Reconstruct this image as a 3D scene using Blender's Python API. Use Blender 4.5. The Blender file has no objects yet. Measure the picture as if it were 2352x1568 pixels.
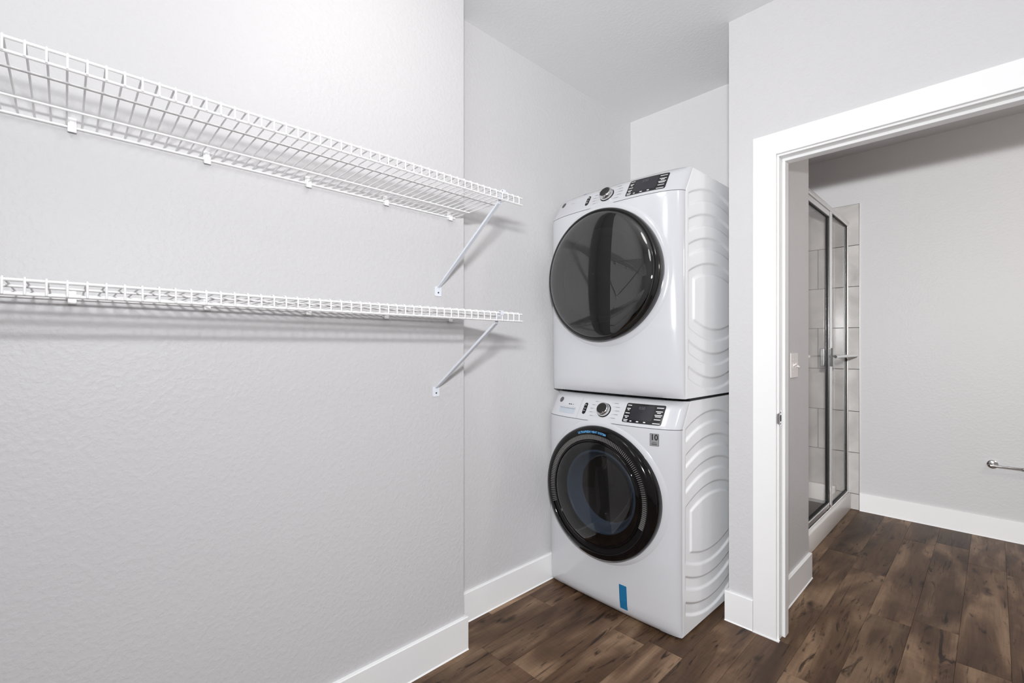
import bpy, bmesh, math, random
from mathutils import Vector, Matrix

random.seed(7)
SC = bpy.context.scene
COL = SC.collection
PI = math.pi

# ------------------------------------------------------------------ camera
# world: y runs into the depth along the shelf wall, x along the niche's back wall; camera stands at (0, 0)
F_PX, HORIZON = 1067.0, 797.0
cam_d = bpy.data.cameras.new('camera')
cam_d.sensor_fit = 'HORIZONTAL'
cam_d.sensor_width = 36.0
cam_d.lens = 36.0 * F_PX / 2352.0
cam_d.shift_y = (HORIZON - 784.0) / 2352.0
cam_d.clip_start = 0.02
cam = bpy.data.objects.new('camera', cam_d)
COL.objects.link(cam)
cam.location = (0, 0, 1.25)
cam.rotation_euler = (PI / 2, 0, math.atan2(0.7206, 0.6934))
SC.camera = cam

# ------------------------------------------------------------------ world, lights, exposure
world = bpy.data.worlds.new('world')
SC.world = world
world.use_nodes = True
world.node_tree.nodes['Background'].inputs[0].default_value = (0.8, 0.85, 0.9, 1)
world.node_tree.nodes['Background'].inputs[1].default_value = 0.02


def light(name, kind, loc, energy, color, size=0.1, rot=(0, 0, 0)):
    d = bpy.data.lights.new(name, kind)
    d.energy = energy
    d.color = color
    if kind == 'AREA':
        d.shape = 'DISK'
        d.size = size
    else:
        d.shadow_soft_size = size
    o = bpy.data.objects.new(name, d)
    o.location = loc
    o.rotation_euler = rot
    COL.objects.link(o)
    return o


# flash on the camera's hot shoe, 29 cm above the lens
fl = light('flash_light', 'AREA', (0, 0, 1.54), 1.0, (0.975, 0.985, 1.0), 0.15, tuple(cam.rotation_euler))
fl.data.shape = 'RECTANGLE'
fl.data.size_y = 0.045
# omni fill added at the flash to lift the dark lower walls
fs_ = light('flash_fill_light', 'POINT', (0, 0, 1.54), 1.0, (0.975, 0.985, 1.0), 0.06)
for lo, strength in ((fl, 6.4), (fs_, 9.0)):
    lo.data.use_nodes = True
    nt = lo.data.node_tree
    fo = nt.nodes.new('ShaderNodeLightFalloff')
    fo.inputs['Strength'].default_value = strength
    fo.inputs['Smooth'].default_value = 0.0
    nt.links.new(fo.outputs['Constant'], nt.nodes['Emission'].inputs['Strength'])
# closet lamp close to the shelf wall; the other points are added fill
light('closet_lamp_and_fill', 'POINT', (0.45, 0.90, 2.50), 7.0, (0.98, 0.99, 1.0), 0.12)  # added fill that brightens the doorway wall
light('closet_lamp_and_fill', 'POINT', (-0.90, 0.66, 2.42), 7.5, (1.0, 0.965, 0.935), 0.16)
light('closet_lamp_and_fill', 'POINT', (-0.55, -0.30, 2.35), 10.0, (0.96, 0.98, 1.0), 0.22)  # added fill near the camera, sets the shelf wall off from the niche
light('bathroom_fill_light', 'POINT', (1.2, 2.9, 2.0), 25.0, (1.0, 0.92, 0.86), 0.12)  # added fill out of view, brightens the bathroom walls

SC.view_settings.view_transform = 'Standard'
SC.view_settings.look = 'None'
SC.view_settings.gamma = 1.0
SC.view_settings.use_curve_mapping = False
SC.view_settings.exposure = -0.09


# ------------------------------------------------------------------ materials
def srgb(r, g, b):
    f = lambda c: (c / 255 / 12.92) if c / 255 <= 0.04045 else ((c / 255 + 0.055) / 1.055) ** 2.4
    return (f(r), f(g), f(b), 1.0)


def new_mat(name):
    m = bpy.data.materials.new(name)
    m.use_nodes = True
    t = m.node_tree
    return m, t, t.nodes['Principled BSDF']


def N(t, kind, **kw):
    n = t.nodes.new(kind)
    for k, v in kw.items():
        if k in n.inputs:
            n.inputs[k].default_value = v
        else:
            setattr(n, k, v)
    return n


def simple(name, col, rough=0.5, metal=0.0, spec=0.5, coat=0.0, vary=0.03, scale=8.0, bump=0.0, bscale=200.0):
    m, t, b = new_mat(name)
    tc = N(t, 'ShaderNodeTexCoord')
    nz = N(t, 'ShaderNodeTexNoise', Scale=scale, Detail=3.0)
    t.links.new(tc.outputs['Object'], nz.inputs['Vector'])
    mx = N(t, 'ShaderNodeMix', data_type='RGBA')
    mx.inputs[6].default_value = tuple(c * (1 - vary) for c in col[:3]) + (1,)
    mx.inputs[7].default_value = tuple(min(1, c * (1 + vary)) for c in col[:3]) + (1,)
    t.links.new(nz.outputs['Fac'], mx.inputs[0])
    t.links.new(mx.outputs[2], b.inputs['Base Color'])
    b.inputs['Roughness'].default_value = rough
    b.inputs['Metallic'].default_value = metal
    b.inputs['Specular IOR Level'].default_value = spec
    b.inputs['Coat Weight'].default_value = coat
    b.inputs['Coat Roughness'].default_value = 0.05
    if bump > 0:
        n2 = N(t, 'ShaderNodeTexNoise', Scale=bscale, Detail=2.0)
        t.links.new(tc.outputs['Object'], n2.inputs['Vector'])
        bp = N(t, 'ShaderNodeBump', Strength=bump, Distance=0.002)
        t.links.new(n2.outputs['Fac'], bp.inputs['Height'])
        t.links.new(bp.outputs['Normal'], b.inputs['Normal'])
    return m


def paint_mat(name, col, rough=0.48, strength=0.26):
    """painted drywall with an orange-peel / knock-down texture"""
    m, t, b = new_mat(name)
    g = N(t, 'ShaderNodeNewGeometry')
    n1 = N(t, 'ShaderNodeTexNoise', Scale=70.0, Detail=3.0, Roughness=0.55)
    n2 = N(t, 'ShaderNodeTexNoise', Scale=2.2, Detail=2.0)
    for n in (n1, n2):
        t.links.new(g.outputs['Position'], n.inputs['Vector'])
    rp = N(t, 'ShaderNodeValToRGB')
    rp.color_ramp.elements[0].position = 0.42
    rp.color_ramp.elements[1].position = 0.66
    t.links.new(n1.outputs['Fac'], rp.inputs['Fac'])
    bp = N(t, 'ShaderNodeBump', Strength=strength, Distance=0.0018)
    t.links.new(rp.outputs['Color'], bp.inputs['Height'])
    t.links.new(bp.outputs['Normal'], b.inputs['Normal'])
    mx = N(t, 'ShaderNodeMix', data_type='RGBA')
    mx.inputs[6].default_value = tuple(c * 0.985 for c in col[:3]) + (1,)
    mx.inputs[7].default_value = tuple(min(1, c * 1.015) for c in col[:3]) + (1,)
    t.links.new(n2.outputs['Fac'], mx.inputs[0])
    t.links.new(mx.outputs[2], b.inputs['Base Color'])
    b.inputs['Roughness'].default_value = rough
    b.inputs['Specular IOR Level'].default_value = 0.35
    return m


def wood_mat():
    """dark brown vinyl plank, grain along y, each plank shifted and toned by its own random number"""
    m, t, b = new_mat('brown_plank_wood')
    g = N(t, 'ShaderNodeNewGeometry')
    oi = N(t, 'ShaderNodeObjectInfo')
    off = N(t, 'ShaderNodeCombineXYZ')
    mul = N(t, 'ShaderNodeMath', operation='MULTIPLY')
    mul.inputs[1].default_value = 37.0
    t.links.new(oi.outputs['Random'], mul.inputs[0])
    for i in range(3):
        t.links.new(mul.outputs[0], off.inputs[i])
    add = N(t, 'ShaderNodeVectorMath', operation='ADD')
    t.links.new(g.outputs['Position'], add.inputs[0])
    t.links.new(off.outputs[0], add.inputs[1])

    def mapped(sc):
        mp = N(t, 'ShaderNodeMapping')
        mp.inputs['Scale'].default_value = sc
        t.links.new(add.outputs[0], mp.inputs['Vector'])
        return mp.outputs[0]

    def noise(vec, scale, detail=4.0, rough=0.55, dist=0.0):
        n = N(t, 'ShaderNodeTexNoise', Scale=scale, Detail=detail, Roughness=rough, Distortion=dist)
        t.links.new(vec, n.inputs['Vector'])
        return n.outputs['Fac']

    def ramp(fac, stops):
        r = N(t, 'ShaderNodeValToRGB')
        e = r.color_ramp.elements
        e[0].position, e[0].color = stops[0]
        e[1].position, e[1].color = stops[-1]
        for p, c in stops[1:-1]:
            k = e.new(p)
            k.color = c
        t.links.new(fac, r.inputs['Fac'])
        return r.outputs['Color']

    def mix(a, c, fac, mode='MIX'):
        x = N(t, 'ShaderNodeMix', data_type='RGBA')
        x.blend_type = mode
        t.links.new(a, x.inputs[6])
        t.links.new(c, x.inputs[7])
        if isinstance(fac, float):
            x.inputs[0].default_value = fac
        else:
            t.links.new(fac, x.inputs[0])
        return x.outputs[2]

    W = (1, 1, 1, 1)
    broad = ramp(noise(mapped((4.5, 1.1, 1)), 1.6, 3.0, 0.5, 0.6),
                 [(0.28, srgb(60, 43, 32)), (0.5, srgb(95, 73, 56)), (0.70, srgb(142, 117, 94))])
    fine = ramp(noise(mapped((60, 2.2, 1)), 2.0, 5.0, 0.65),
                [(0.3, (0.62, 0.62, 0.62, 1)), (0.65, (1.05, 1.05, 1.05, 1))])
    c = mix(broad, fine, 0.6, 'MULTIPLY')
    saw = ramp(noise(mapped((5, 85, 1)), 1.5, 2.0, 0.5), [(0.35, (0.86, 0.86, 0.86, 1)), (0.65, (1.08, 1.08, 1.08, 1))])
    c = mix(c, saw, 0.5, 'MULTIPLY')
    streak = ramp(noise(mapped((15, 2.0, 1)), 1.5, 6.0, 0.62, 2.2),
                  [(0.32, srgb(58, 45, 38)), (0.43, W)])
    c = mix(c, streak, 0.85, 'MULTIPLY')
    crack = ramp(noise(mapped((46, 1.7, 1)), 1.0, 4.0, 0.55, 1.2), [(0.29, srgb(70, 55, 47)), (0.35, W)])
    c = mix(c, crack, 0.8, 'MULTIPLY')
    pale = ramp(noise(mapped((38, 3.4, 1)), 1.2, 5.0, 0.6, 0.5), [(0.60, W), (0.74, (1.35, 1.33, 1.3, 1))])
    c = mix(c, pale, 0.8, 'MULTIPLY')
    vor = N(t, 'ShaderNodeTexVoronoi', Scale=1.0)
    vor.feature = 'F1'
    dn = N(t, 'ShaderNodeTexNoise', Scale=9.0, Detail=3.0)
    t.links.new(mapped((1, 1, 1)), dn.inputs['Vector'])
    dd = N(t, 'ShaderNodeVectorMath', operation='MULTIPLY_ADD')
    t.links.new(dn.outputs['Color'], dd.inputs[0])
    dd.inputs[1].default_value = (0.5, 0.5, 0.0)
    t.links.new(mapped((7.0, 2.6, 0.001)), dd.inputs[2])
    t.links.new(dd.outputs[0], vor.inputs['Vector'])
    knot = ramp(vor.outputs['Distance'], [(0.05, srgb(70, 58, 52)), (0.17, W)])
    c = mix(c, knot, 0.8, 'MULTIPLY')
    tone = ramp(oi.outputs['Random'], [(0.0, (0.80, 0.79, 0.78, 1)), (0.5, (1.0, 0.98, 0.96, 1)), (1.0, (1.22, 1.22, 1.22, 1))])
    c = mix(c, tone, 1.0, 'MULTIPLY')
    t.links.new(c, b.inputs['Base Color'])
    b.inputs['Roughness'].default_value = 0.5
    b.inputs['Specular IOR Level'].default_value = 0.25
    bp = N(t, 'ShaderNodeBump', Strength=0.15, Distance=0.001)
    t.links.new(noise(mapped((60, 2.2, 1)), 2.0, 5.0, 0.65), bp.inputs['Height'])
    t.links.new(bp.outputs['Normal'], b.inputs['Normal'])
    return m


def tile_mat():
    m, t, b = new_mat('grey_ceramic_tile')
    g = N(t, 'ShaderNodeNewGeometry')
    oi = N(t, 'ShaderNodeObjectInfo')
    add = N(t, 'ShaderNodeVectorMath', operation='ADD')
    mul = N(t, 'ShaderNodeMath', operation='MULTIPLY')
    mul.inputs[1].default_value = 19.0
    t.links.new(oi.outputs['Random'], mul.inputs[0])
    t.links.new(g.outputs['Position'], add.inputs[0])
    t.links.new(mul.outputs[0], add.inputs[1])
    n1 = N(t, 'ShaderNodeTexNoise', Scale=5.0, Detail=5.0, Distortion=0.8)
    t.links.new(add.outputs[0], n1.inputs['Vector'])
    r = N(t, 'ShaderNodeValToRGB')
    r.color_ramp.elements[0].position, r.color_ramp.elements[0].color = 0.3, srgb(172, 169, 166)
    r.color_ramp.elements[1].position, r.color_ramp.elements[1].color = 0.7, srgb(203, 200, 197)
    t.links.new(n1.outputs['Fac'], r.inputs['Fac'])
    t.links.new(r.outputs['Color'], b.inputs['Base Color'])
    b.inputs['Roughness'].default_value = 0.25
    return m


def glass_mat(name, tint, refl=0.06, rough=0.02, power=1.0):
    """thin pane: see-through with a tint, plus a Fresnel reflection"""
    m = bpy.data.materials.new(name)
    m.use_nodes = True
    t = m.node_tree
    t.nodes.clear()
    out = N(t, 'ShaderNodeOutputMaterial')
    tr = N(t, 'ShaderNodeBsdfTransparent')
    tr.inputs['Color'].default_value = tint
    gl = N(t, 'ShaderNodeBsdfGlossy')
    gl.inputs['Color'].default_value = (1, 1, 1, 1)
    gl.inputs['Roughness'].default_value = rough
    lw = N(t, 'ShaderNodeLayerWeight', Blend=0.5)
    pw = N(t, 'ShaderNodeMath', operation='POWER')
    pw.inputs[1].default_value = 3.0
    t.links.new(lw.outputs['Facing'], pw.inputs[0])
    ma = N(t, 'ShaderNodeMath', operation='MULTIPLY_ADD')
    ma.inputs[1].default_value = power
    ma.inputs[2].default_value = refl
    t.links.new(pw.outputs[0], ma.inputs[0])
    ma.use_clamp = True
    mx = N(t, 'ShaderNodeMixShader')
    t.links.new(ma.outputs[0], mx.inputs[0])
    t.links.new(tr.outputs[0], mx.inputs[1])
    t.links.new(gl.outputs[0], mx.inputs[2])
    t.links.new(mx.outputs[0], out.inputs['Surface'])
    return m


M = {
    'wall': paint_mat('light_grey_wall_paint', srgb(201, 200, 201)),
    'ceiling': paint_mat('ceiling_paint', srgb(217, 217, 218), 0.7, 0.15),
    'trim': simple('white_trim_paint', srgb(236, 236, 236), 0.32, vary=0.01),
    'wood': wood_mat(),
    'sub': simple('dark_subfloor', srgb(40, 30, 25), 0.8),
    'wire': simple('white_vinyl_wire', srgb(240, 240, 240), 0.35, vary=0.01),
    'brace': simple('white_powder_coat', srgb(226, 230, 238), 0.3, vary=0.01),
    'screw': simple('steel_screw', srgb(70, 70, 72), 0.35, 1.0),
    'enamel': simple('white_enamel_dimmed', srgb(203, 204, 208), 0.16, coat=0.4, vary=0.006, scale=2.0),  # same enamel as the sides, darkened to take light off the fronts
    'side': simple('white_enamel_brightened', srgb(240, 241, 243), 0.3, coat=0.1, vary=0.006, scale=2.0),  # same enamel as the fronts, lightened to make up for shade
    'seam': simple('dark_seam', srgb(60, 60, 62), 0.7),
    'black': simple('gloss_black_plastic', srgb(13, 11, 12), 0.1, spec=0.3),
    'matte': simple('matte_black_plastic', srgb(30, 29, 29), 0.45),
    'slat': simple('vent_plastic_highlight', srgb(104, 102, 101), 0.25, vary=0.02),  # grey stands in for the highlights on the vent ribs
    'rim': simple('smoked_chrome', srgb(72, 71, 71), 0.1, 0.9),
    'chrome': simple('polished_chrome', srgb(225, 225, 225), 0.12, 1.0),
    'alu': simple('brushed_aluminium', srgb(224, 223, 221), 0.36, 1.0, bump=0.05),
    'gasket': simple('black_rubber_gasket', srgb(12, 12, 12), 0.6),
    'dryglass': glass_mat('smoked_dryer_glass', (0.09, 0.087, 0.09, 1), 0.10, 0.015, 1.0),
    'washglass': glass_mat('tinted_washer_glass', (0.33, 0.315, 0.31, 1), 0.035, 0.015, 0.7),
    'bowl': glass_mat('blue_grey_bowl_glass', (0.45, 0.52, 0.64, 1), 0.16, 0.03, 0.8),
    'bowlring': simple('blue_grey_ring', srgb(116, 142, 172), 0.25, vary=0.05),
    'inner': simple('grey_inner_plastic', srgb(150, 148, 150), 0.35),
    'steel': simple('stainless_drum', srgb(70, 70, 72), 0.3, 1.0),
    'cavity': simple('dark_cavity', srgb(34, 33, 33), 0.6),
    'display': simple('display_glass', srgb(30, 30, 33), 0.12),
    'screen': simple('display_screen', srgb(46, 45, 50), 0.15),
    'ink': simple('white_print', srgb(232, 232, 235), 0.5),
    'dim': simple('grey_print', srgb(150, 150, 152), 0.5),
    'dimmer': simple('dim_segment_print', srgb(96, 98, 104), 0.5),
    'blueink': simple('blue_print', srgb(96, 168, 222), 0.5),
    'logo': simple('grey_roundel', srgb(88, 88, 88), 0.35, 0.6),
    'badge': simple('silver_sticker', srgb(140, 140, 142), 0.4),
    'dark': simple('black_print', srgb(22, 22, 22), 0.5),
    'tape': simple('blue_tape', srgb(24, 106, 152), 0.5, vary=0.02),
    'drawer': simple('pale_recess_plastic', srgb(186, 194, 202), 0.4),
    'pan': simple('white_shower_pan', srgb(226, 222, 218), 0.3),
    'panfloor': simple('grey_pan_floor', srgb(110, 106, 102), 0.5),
    'tile': tile_mat(),
    'grout': simple('dark_grout', srgb(62, 59, 58), 0.9),
    'shglass': glass_mat('clear_shower_glass', (0.94, 0.935, 0.93, 1), 0.025, 0.01, 0.22),
    'switch': simple('ivory_white_plastic', srgb(226, 222, 220), 0.35, vary=0.01),
    'caulk': simple('white_caulk', srgb(244, 243, 240), 0.4, vary=0.01),
}


# ------------------------------------------------------------------ mesh helpers
class MB:
    """collects faces, then links them as one mesh object"""

    def __init__(self):
        self.v, self.f = [], []

    def add(self, vs, fs):
        o = len(self.v)
        self.v += [tuple(p) for p in vs]
        self.f += [tuple(i + o for i in q) for q in fs]
        return self

    def box(self, x0, x1, y0, y1, z0, z1, skip=()):
        vs = [(x0, y0, z0), (x1, y0, z0), (x1, y1, z0), (x0, y1, z0), (x0, y0, z1), (x1, y0, z1), (x1, y1, z1), (x0, y1, z1)]
        fs = {'-z': (0, 3, 2, 1), '+z': (4, 5, 6, 7), '-y': (0, 1, 5, 4), '+x': (1, 2, 6, 5), '+y': (2, 3, 7, 6), '-x': (3, 0, 4, 7)}
        return self.add(vs, [f for k, f in fs.items() if k not in skip])

    def tube(self, pts, r, n=8, cap=True):
        pts = [Vector(p) for p in pts]
        rs = r if isinstance(r, (list, tuple)) else [r] * len(pts)
        vs, fs = [], []
        up = None
        for i, p in enumerate(pts):
            d = (pts[min(i + 1, len(pts) - 1)] - pts[max(i - 1, 0)]).normalized()
            if up is None:
                up = Vector((0, 0, 1)) if abs(d.z) < 0.9 else Vector((1, 0, 0))
            s = d.cross(up).normalized()
            up = s.cross(d).normalized()
            for k in range(n):
                a = 2 * PI * k / n
                vs.append(p + (s * math.cos(a) + up * math.sin(a)) * rs[i])
        for i in range(len(pts) - 1):
            for k in range(n):
                a, b = i * n + k, i * n + (k + 1) % n
                fs.append((a, b, b + n, a + n))
        if cap:
            fs.append(tuple(range(n - 1, -1, -1)))
            fs.append(tuple(range((len(pts) - 1) * n, len(pts) * n)))
        return self.add(vs, fs)

    def lathe_y(self, prof, cx, cz, n=96, a0=0.0, a1=2 * PI):
        """profile of (radius, y) spun about the y axis through (cx, cz)"""
        full = abs(a1 - a0 - 2 * PI) < 1e-6
        m = n if full else n + 1
        vs, fs = [], []
        for r, y in prof:
            for k in range(m):
                a = a0 + (a1 - a0) * k / n
                vs.append((cx + r * math.cos(a), y, cz + r * math.sin(a)))
        for i in range(len(prof) - 1):
            for k in range(n):
                a, b = i * m + k, i * m + (k + 1) % m
                fs.append((a, a + m, b + m, b))
        return self.add(vs, fs)

    def prism(self, poly, axis, lo, hi):
        """poly of 2-d points extruded along an axis: 'x' -> (y, z), 'y' -> (x, z), 'z' -> (x, y)"""
        n = len(poly)
        mk = {'x': lambda p, h: (h, p[0], p[1]), 'y': lambda p, h: (p[0], h, p[1]), 'z': lambda p, h: (p[0], p[1], h)}[axis]
        vs = [mk(p, lo) for p in poly] + [mk(p, hi) for p in poly]
        fs = [tuple(range(n)), tuple(range(2 * n - 1, n - 1, -1))]
        for i in range(n):
            j = (i + 1) % n
            fs.append((i, i + n, j + n, j))
        return self.add(vs, fs)

    def mesh(self, name, mat, smooth=None, bevel=0.0, seg=2, merge=False):
        me = bpy.data.meshes.new(name)
        me.from_pydata(self.v, [], self.f)
        bm = bmesh.new()
        bm.from_mesh(me)
        if merge:
            bmesh.ops.remove_doubles(bm, verts=bm.verts, dist=1e-5)
        bmesh.ops.recalc_face_normals(bm, faces=bm.faces)
        if bevel > 0:
            es = [e for e in bm.edges if len(e.link_faces) == 2 and e.calc_face_angle(0) > 0.6]
            bmesh.ops.bevel(bm, geom=es, offset=bevel, segments=seg, affect='EDGES', profile=0.5, clamp_overlap=True)
        bm.to_mesh(me)
        bm.free()
        me.materials.append(M[mat])
        if smooth is not None:
            me.shade_smooth()
            if smooth < 180:
                try:
                    me.set_sharp_from_angle(angle=math.radians(smooth))
                except Exception:
                    pass
        return me

    def build(self, name, mat, parent=None, smooth=None, bevel=0.0, seg=2, merge=False, label=None):
        return link(name, self.mesh(name, mat, smooth, bevel, seg, merge), parent, label)


def link(name, me, parent=None, label=None):
    o = bpy.data.objects.new(name, me)
    COL.objects.link(o)
    if parent is not None:
        o.parent = parent
    if label:
        o['label'] = label
    return o


def tag(o, label, cat, group=None):
    o['label'] = label
    o['category'] = cat
    if group:
        o['group'] = group
    return o


def empty(name, loc=(0, 0, 0), rz=0.0):
    o = bpy.data.objects.new(name, None)
    COL.objects.link(o)
    o.location = loc
    o.rotation_euler = (0, 0, rz)
    o.empty_display_size = 0.1
    return o


def struct(o, label, cat):
    o['kind'] = 'structure'
    o['label'] = label
    o['category'] = cat
    return o


def wall(name, label, boxes, mat='wall', cat='wall'):
    b = MB()
    for q in boxes:
        b.box(*q)
    return struct(b.build(name, mat), label, cat)


def rrect(x0, x1, z0, z1, r, n=6):
    pts = []
    for cx, cz, a in ((x1 - r, z1 - r, 0), (x0 + r, z1 - r, PI / 2), (x0 + r, z0 + r, PI), (x1 - r, z0 + r, 1.5 * PI)):
        for k in range(n + 1):
            t = a + PI / 2 * k / n
            pts.append((cx + r * math.cos(t), cz + r * math.sin(t)))
    return pts


# ------------------------------------------------------------------ the room
LW, NW = -1.526, -1.676          # shelf wall, niche side wall
CORN = 1.190                     # where the shelf wall ends
NB = 2.705                       # niche back wall
RW = 2.196                       # wall with the doorway (front face)
RWB = 2.285                      # its bathroom face
PX0, PX1 = -0.846, -0.700        # partition between niche and bathroom
SY0, SY1 = 2.905, 4.390          # shower alcove, near and far wall
H = 2.74
OP0, OP1 = -0.637, 0.190         # clear door opening
OPH = 2.063

wall('wall_left', 'light grey textured wall behind the two wire shelves', [(-1.90, LW, -1.70, CORN, 0, H)])
wall('wall_niche_left', 'light grey side wall of the laundry niche, left of the machines', [(-1.90, NW, CORN, NB, 0, H)])
wall('wall_niche_back', 'light grey back wall behind the stacked machines', [(-1.90, PX0, NB, SY0, 0, H)])
wall('wall_partition', 'light grey partition between laundry niche and bathroom', [(PX0, PX1, RWB, SY0, 0, H)])
wall('wall_right', 'light grey wall around the bathroom doorway',
     [(PX0, OP0 - 0.012, RW, RWB, 0, H), (OP0 - 0.012, OP1 + 0.012, RW, RWB, OPH + 0.012, H), (OP1 + 0.012, 1.60, RW, RWB, 0, H)])
wall('wall_bathroom_back', 'grey bathroom wall beyond the doorway', [(-1.90, 1.80, SY1, SY1 + 0.12, 0, H)])
wall('wall_shower_side', 'grey wall at the closed side of the shower', [(-1.90, -1.75, SY0, SY1, 0, H)])
wall('wall_bathroom_right', 'grey bathroom side wall to the right', [(1.60, 1.80, RW, SY1, 0, H)])
wall('wall_closet_right', 'light grey closet wall on the right', [(1.60, 1.80, -1.80, RW, 0, H)])
wall('wall_closet_rear', 'light grey closet wall at the rear', [(-1.90, 1.60, -1.80, -1.70, 0, H)])
wall('ceiling', 'flat light grey ceiling', [(-1.90, 1.80, -1.80, SY1 + 0.12, H, H + 0.1)], 'ceiling', 'ceiling')

# floor: every plank its own piece
floor = MB().box(-1.90, 1.80, -1.80, SY1 + 0.12, -0.06, -0.004).build('floor', 'sub')
struct(floor, 'dark brown wood plank floor', 'floor')
PW, PL = 0.1525, 1.22
plank_cache = {}


def plank(x0, x1, y0, y1):
    key = (round(x1 - x0, 4), round(y1 - y0, 3))
    if key not in plank_cache:
        w, l = x1 - x0, y1 - y0
        g, c = 0.0004, 0.0012
        vs = [(g, g, -0.004), (w - g, g, -0.004), (w - g, l - g, -0.004), (g, l - g, -0.004),
              (g, g, -c * 0.5), (w - g, g, -c * 0.5), (w - g, l - g, -c * 0.5), (g, l - g, -c * 0.5),
              (g + c, g + c, 0), (w - g - c, g + c, 0), (w - g - c, l - g - c, 0), (g + c, l - g - c, 0)]
        fs = [(8, 9, 10, 11)]
        for i in range(4):
            j = (i + 1) % 4
            fs += [(i, j, j + 4, i + 4), (i + 4, j + 4, j + 8, i + 8)]
        plank_cache[key] = MB().add(vs, fs).mesh('plank', 'wood')
    o = link('plank', plank_cache[key], floor)
    o.location = (x0, y0, 0)


X_ORG = -0.565 - 8 * PW
offs = [0.0, 0.44, 0.81, 0.20, 1.02, 0.63, 0.31, 0.92, 0.12]
for i in range(0, 22):
    x0 = X_ORG + i * PW
    x1 = x0 + PW
    if x0 > 1.2:
        break
    y = -1.0 - offs[(i * 4) % 9] * 1.0 + 0.07 * math.sin(i * 2.3)
    while y < SY1:
        a, b = max(y, -0.9), min(y + PL, SY1)
        if b - a > 0.02:
            plank(x0, x1, a, b)
        y += PL

# baseboards with a bead of caulk at the foot
BH, BT = 0.135, 0.014


def baseboard(name, label, segs):
    """segs of (axis the face looks along, face position, sign, from, to)"""
    b = MB()
    for ax, pos, sg, lo, hi in segs:
        # profile in (out, z): board with a slightly eased top and a caulk bead
        prof = [(0, 0), (BT + 0.004, 0), (BT + 0.001, 0.004), (BT, 0.005), (BT, BH - 0.003), (BT - 0.003, BH), (0, BH)]
        if ax == 'x':
            b.prism([(pos + sg * o, z) for o, z in prof], 'y', lo, hi)
        else:
            b.prism([(pos + sg * o, z) for o, z in prof], 'x', lo, hi)
    o = b.build(name, 'trim')
    return struct(o, label, 'baseboard')


baseboard('baseboard_left', 'white baseboard along the shelf wall', [('x', LW, 1, -1.70, CORN + BT), ('y', CORN, 1, NW + BT, LW)])
baseboard('baseboard_niche', 'white baseboard along the niche side wall', [('x', NW, 1, CORN, NB)])
baseboard('baseboard_right', 'short white baseboard beside the door casing', [('y', RW, -1, PX0 - BT, -0.7395), ('x', PX0, -1, RW, NB)])
baseboard('baseboard_bathroom_side', 'short white baseboard under the light switch', [('x', PX1, 1, RWB + 0.016, SY0 + BT), ('y', SY0, 1, PX1 - 0.07, PX1)])
baseboard('baseboard_bathroom_back', 'white baseboard along the far bathroom wall', [('y', SY1, -1, -0.716, 1.60)])

# door frame: casing, jamb, stop
CW, CT = 0.093, 0.018
frame = empty('door_frame', (OP0, RW, 0))
tag(frame, 'white flat door casing and jamb around the open bathroom doorway', 'door frame')


def fpart(name, boxes, bevel=0.0015, label=None):
    b = MB()
    for x0, x1, y0, y1, z0, z1 in boxes:
        b.box(x0 - OP0, x1 - OP0, y0 - RW, y1 - RW, z0, z1)
    return b.build(name, 'trim', frame, bevel=bevel, seg=1, label=label)


CI, CIZ = OP0 - 0.0075, OPH + 0.0075
fpart('side_casing', [(CI - CW, CI, RW - CT, RW, 0, CIZ + CW)])
fpart('side_casing', [(OP1 + 0.0075, OP1 + 0.0075 + CW, RW - CT, RW, 0, CIZ + CW)])
fpart('head_casing', [(CI, OP1 + 0.0075, RW - CT, RW, CIZ, CIZ + CW)])
fpart('side_jamb', [(OP0 - 0.012, OP0, RW - 0.004, RWB + 0.004, 0, OPH)])
fpart('side_jamb', [(OP1, OP1 + 0.012, RW - 0.004, RWB + 0.004, 0, OPH)])
fpart('head_jamb', [(OP0 - 0.012, OP1 + 0.012, RW - 0.004, RWB + 0.004, OPH, OPH + 0.012)])
fpart('door_stop', [(OP0, OP0 + 0.012, RW + 0.036, RW + 0.083, 0, OPH - 0.012)])
fpart('door_stop', [(OP1 - 0.012, OP1, RW + 0.036, RW + 0.083, 0, OPH - 0.012)])
fpart('door_stop', [(OP0, OP1, RW + 0.036, RW + 0.083, OPH - 0.012, OPH)])
fpart('caulk_bead', [(CI - CW, CI, RW - CT - 0.003, RW - CT, 0, 0.004), (CI, OP0 + 0.004, RW - CT - 0.003, RW - 0.004, 0, 0.004)], 0)
# strike plate let into the jamb
sp = MB()
poly = rrect(-0.006, 0.030, -0.034, 0.034, 0.012, 5)
sp.prism([(y, z + 0.946) for y, z in poly], 'x', 0.0, 0.0016)
spo = sp.build('strike_plate', 'chrome', frame, label='small chrome strike plate on the jamb')
lip = MB()
for k in range(8):
    a0, a1 = k / 8, (k + 1) / 8
    f = lambda a: (0.002 - 0.006 * a * a, -0.006 - 0.010 * a)
    p, q = f(a0), f(a1)
    lip.add([(p[0], p[1], 0.92 + 0.006 * a0), (q[0], q[1], 0.92 + 0.006 * a1), (q[0], q[1], 0.972 - 0.006 * a1), (p[0], p[1], 0.972 - 0.006 * a0)], [(0, 1, 2, 3)])
lip.build('strike_lip', 'chrome', spo, smooth=180)
MB().prism([(y, z + 0.946) for y, z in rrect(0.004, 0.020, -0.014, 0.014, 0.004, 3)], 'x', 0.0016, 0.002).build('latch_hole', 'cavity', spo)
for dz in (-0.024, 0.024):
    s = MB()
    s.prism([(0.012 + 0.003 * math.cos(2 * PI * k / 10), 0.946 + dz + 0.003 * math.sin(2 * PI * k / 10)) for k in range(10)], 'x', 0.0016, 0.0024)
    s.build('screw_head', 'screw', spo)

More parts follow.
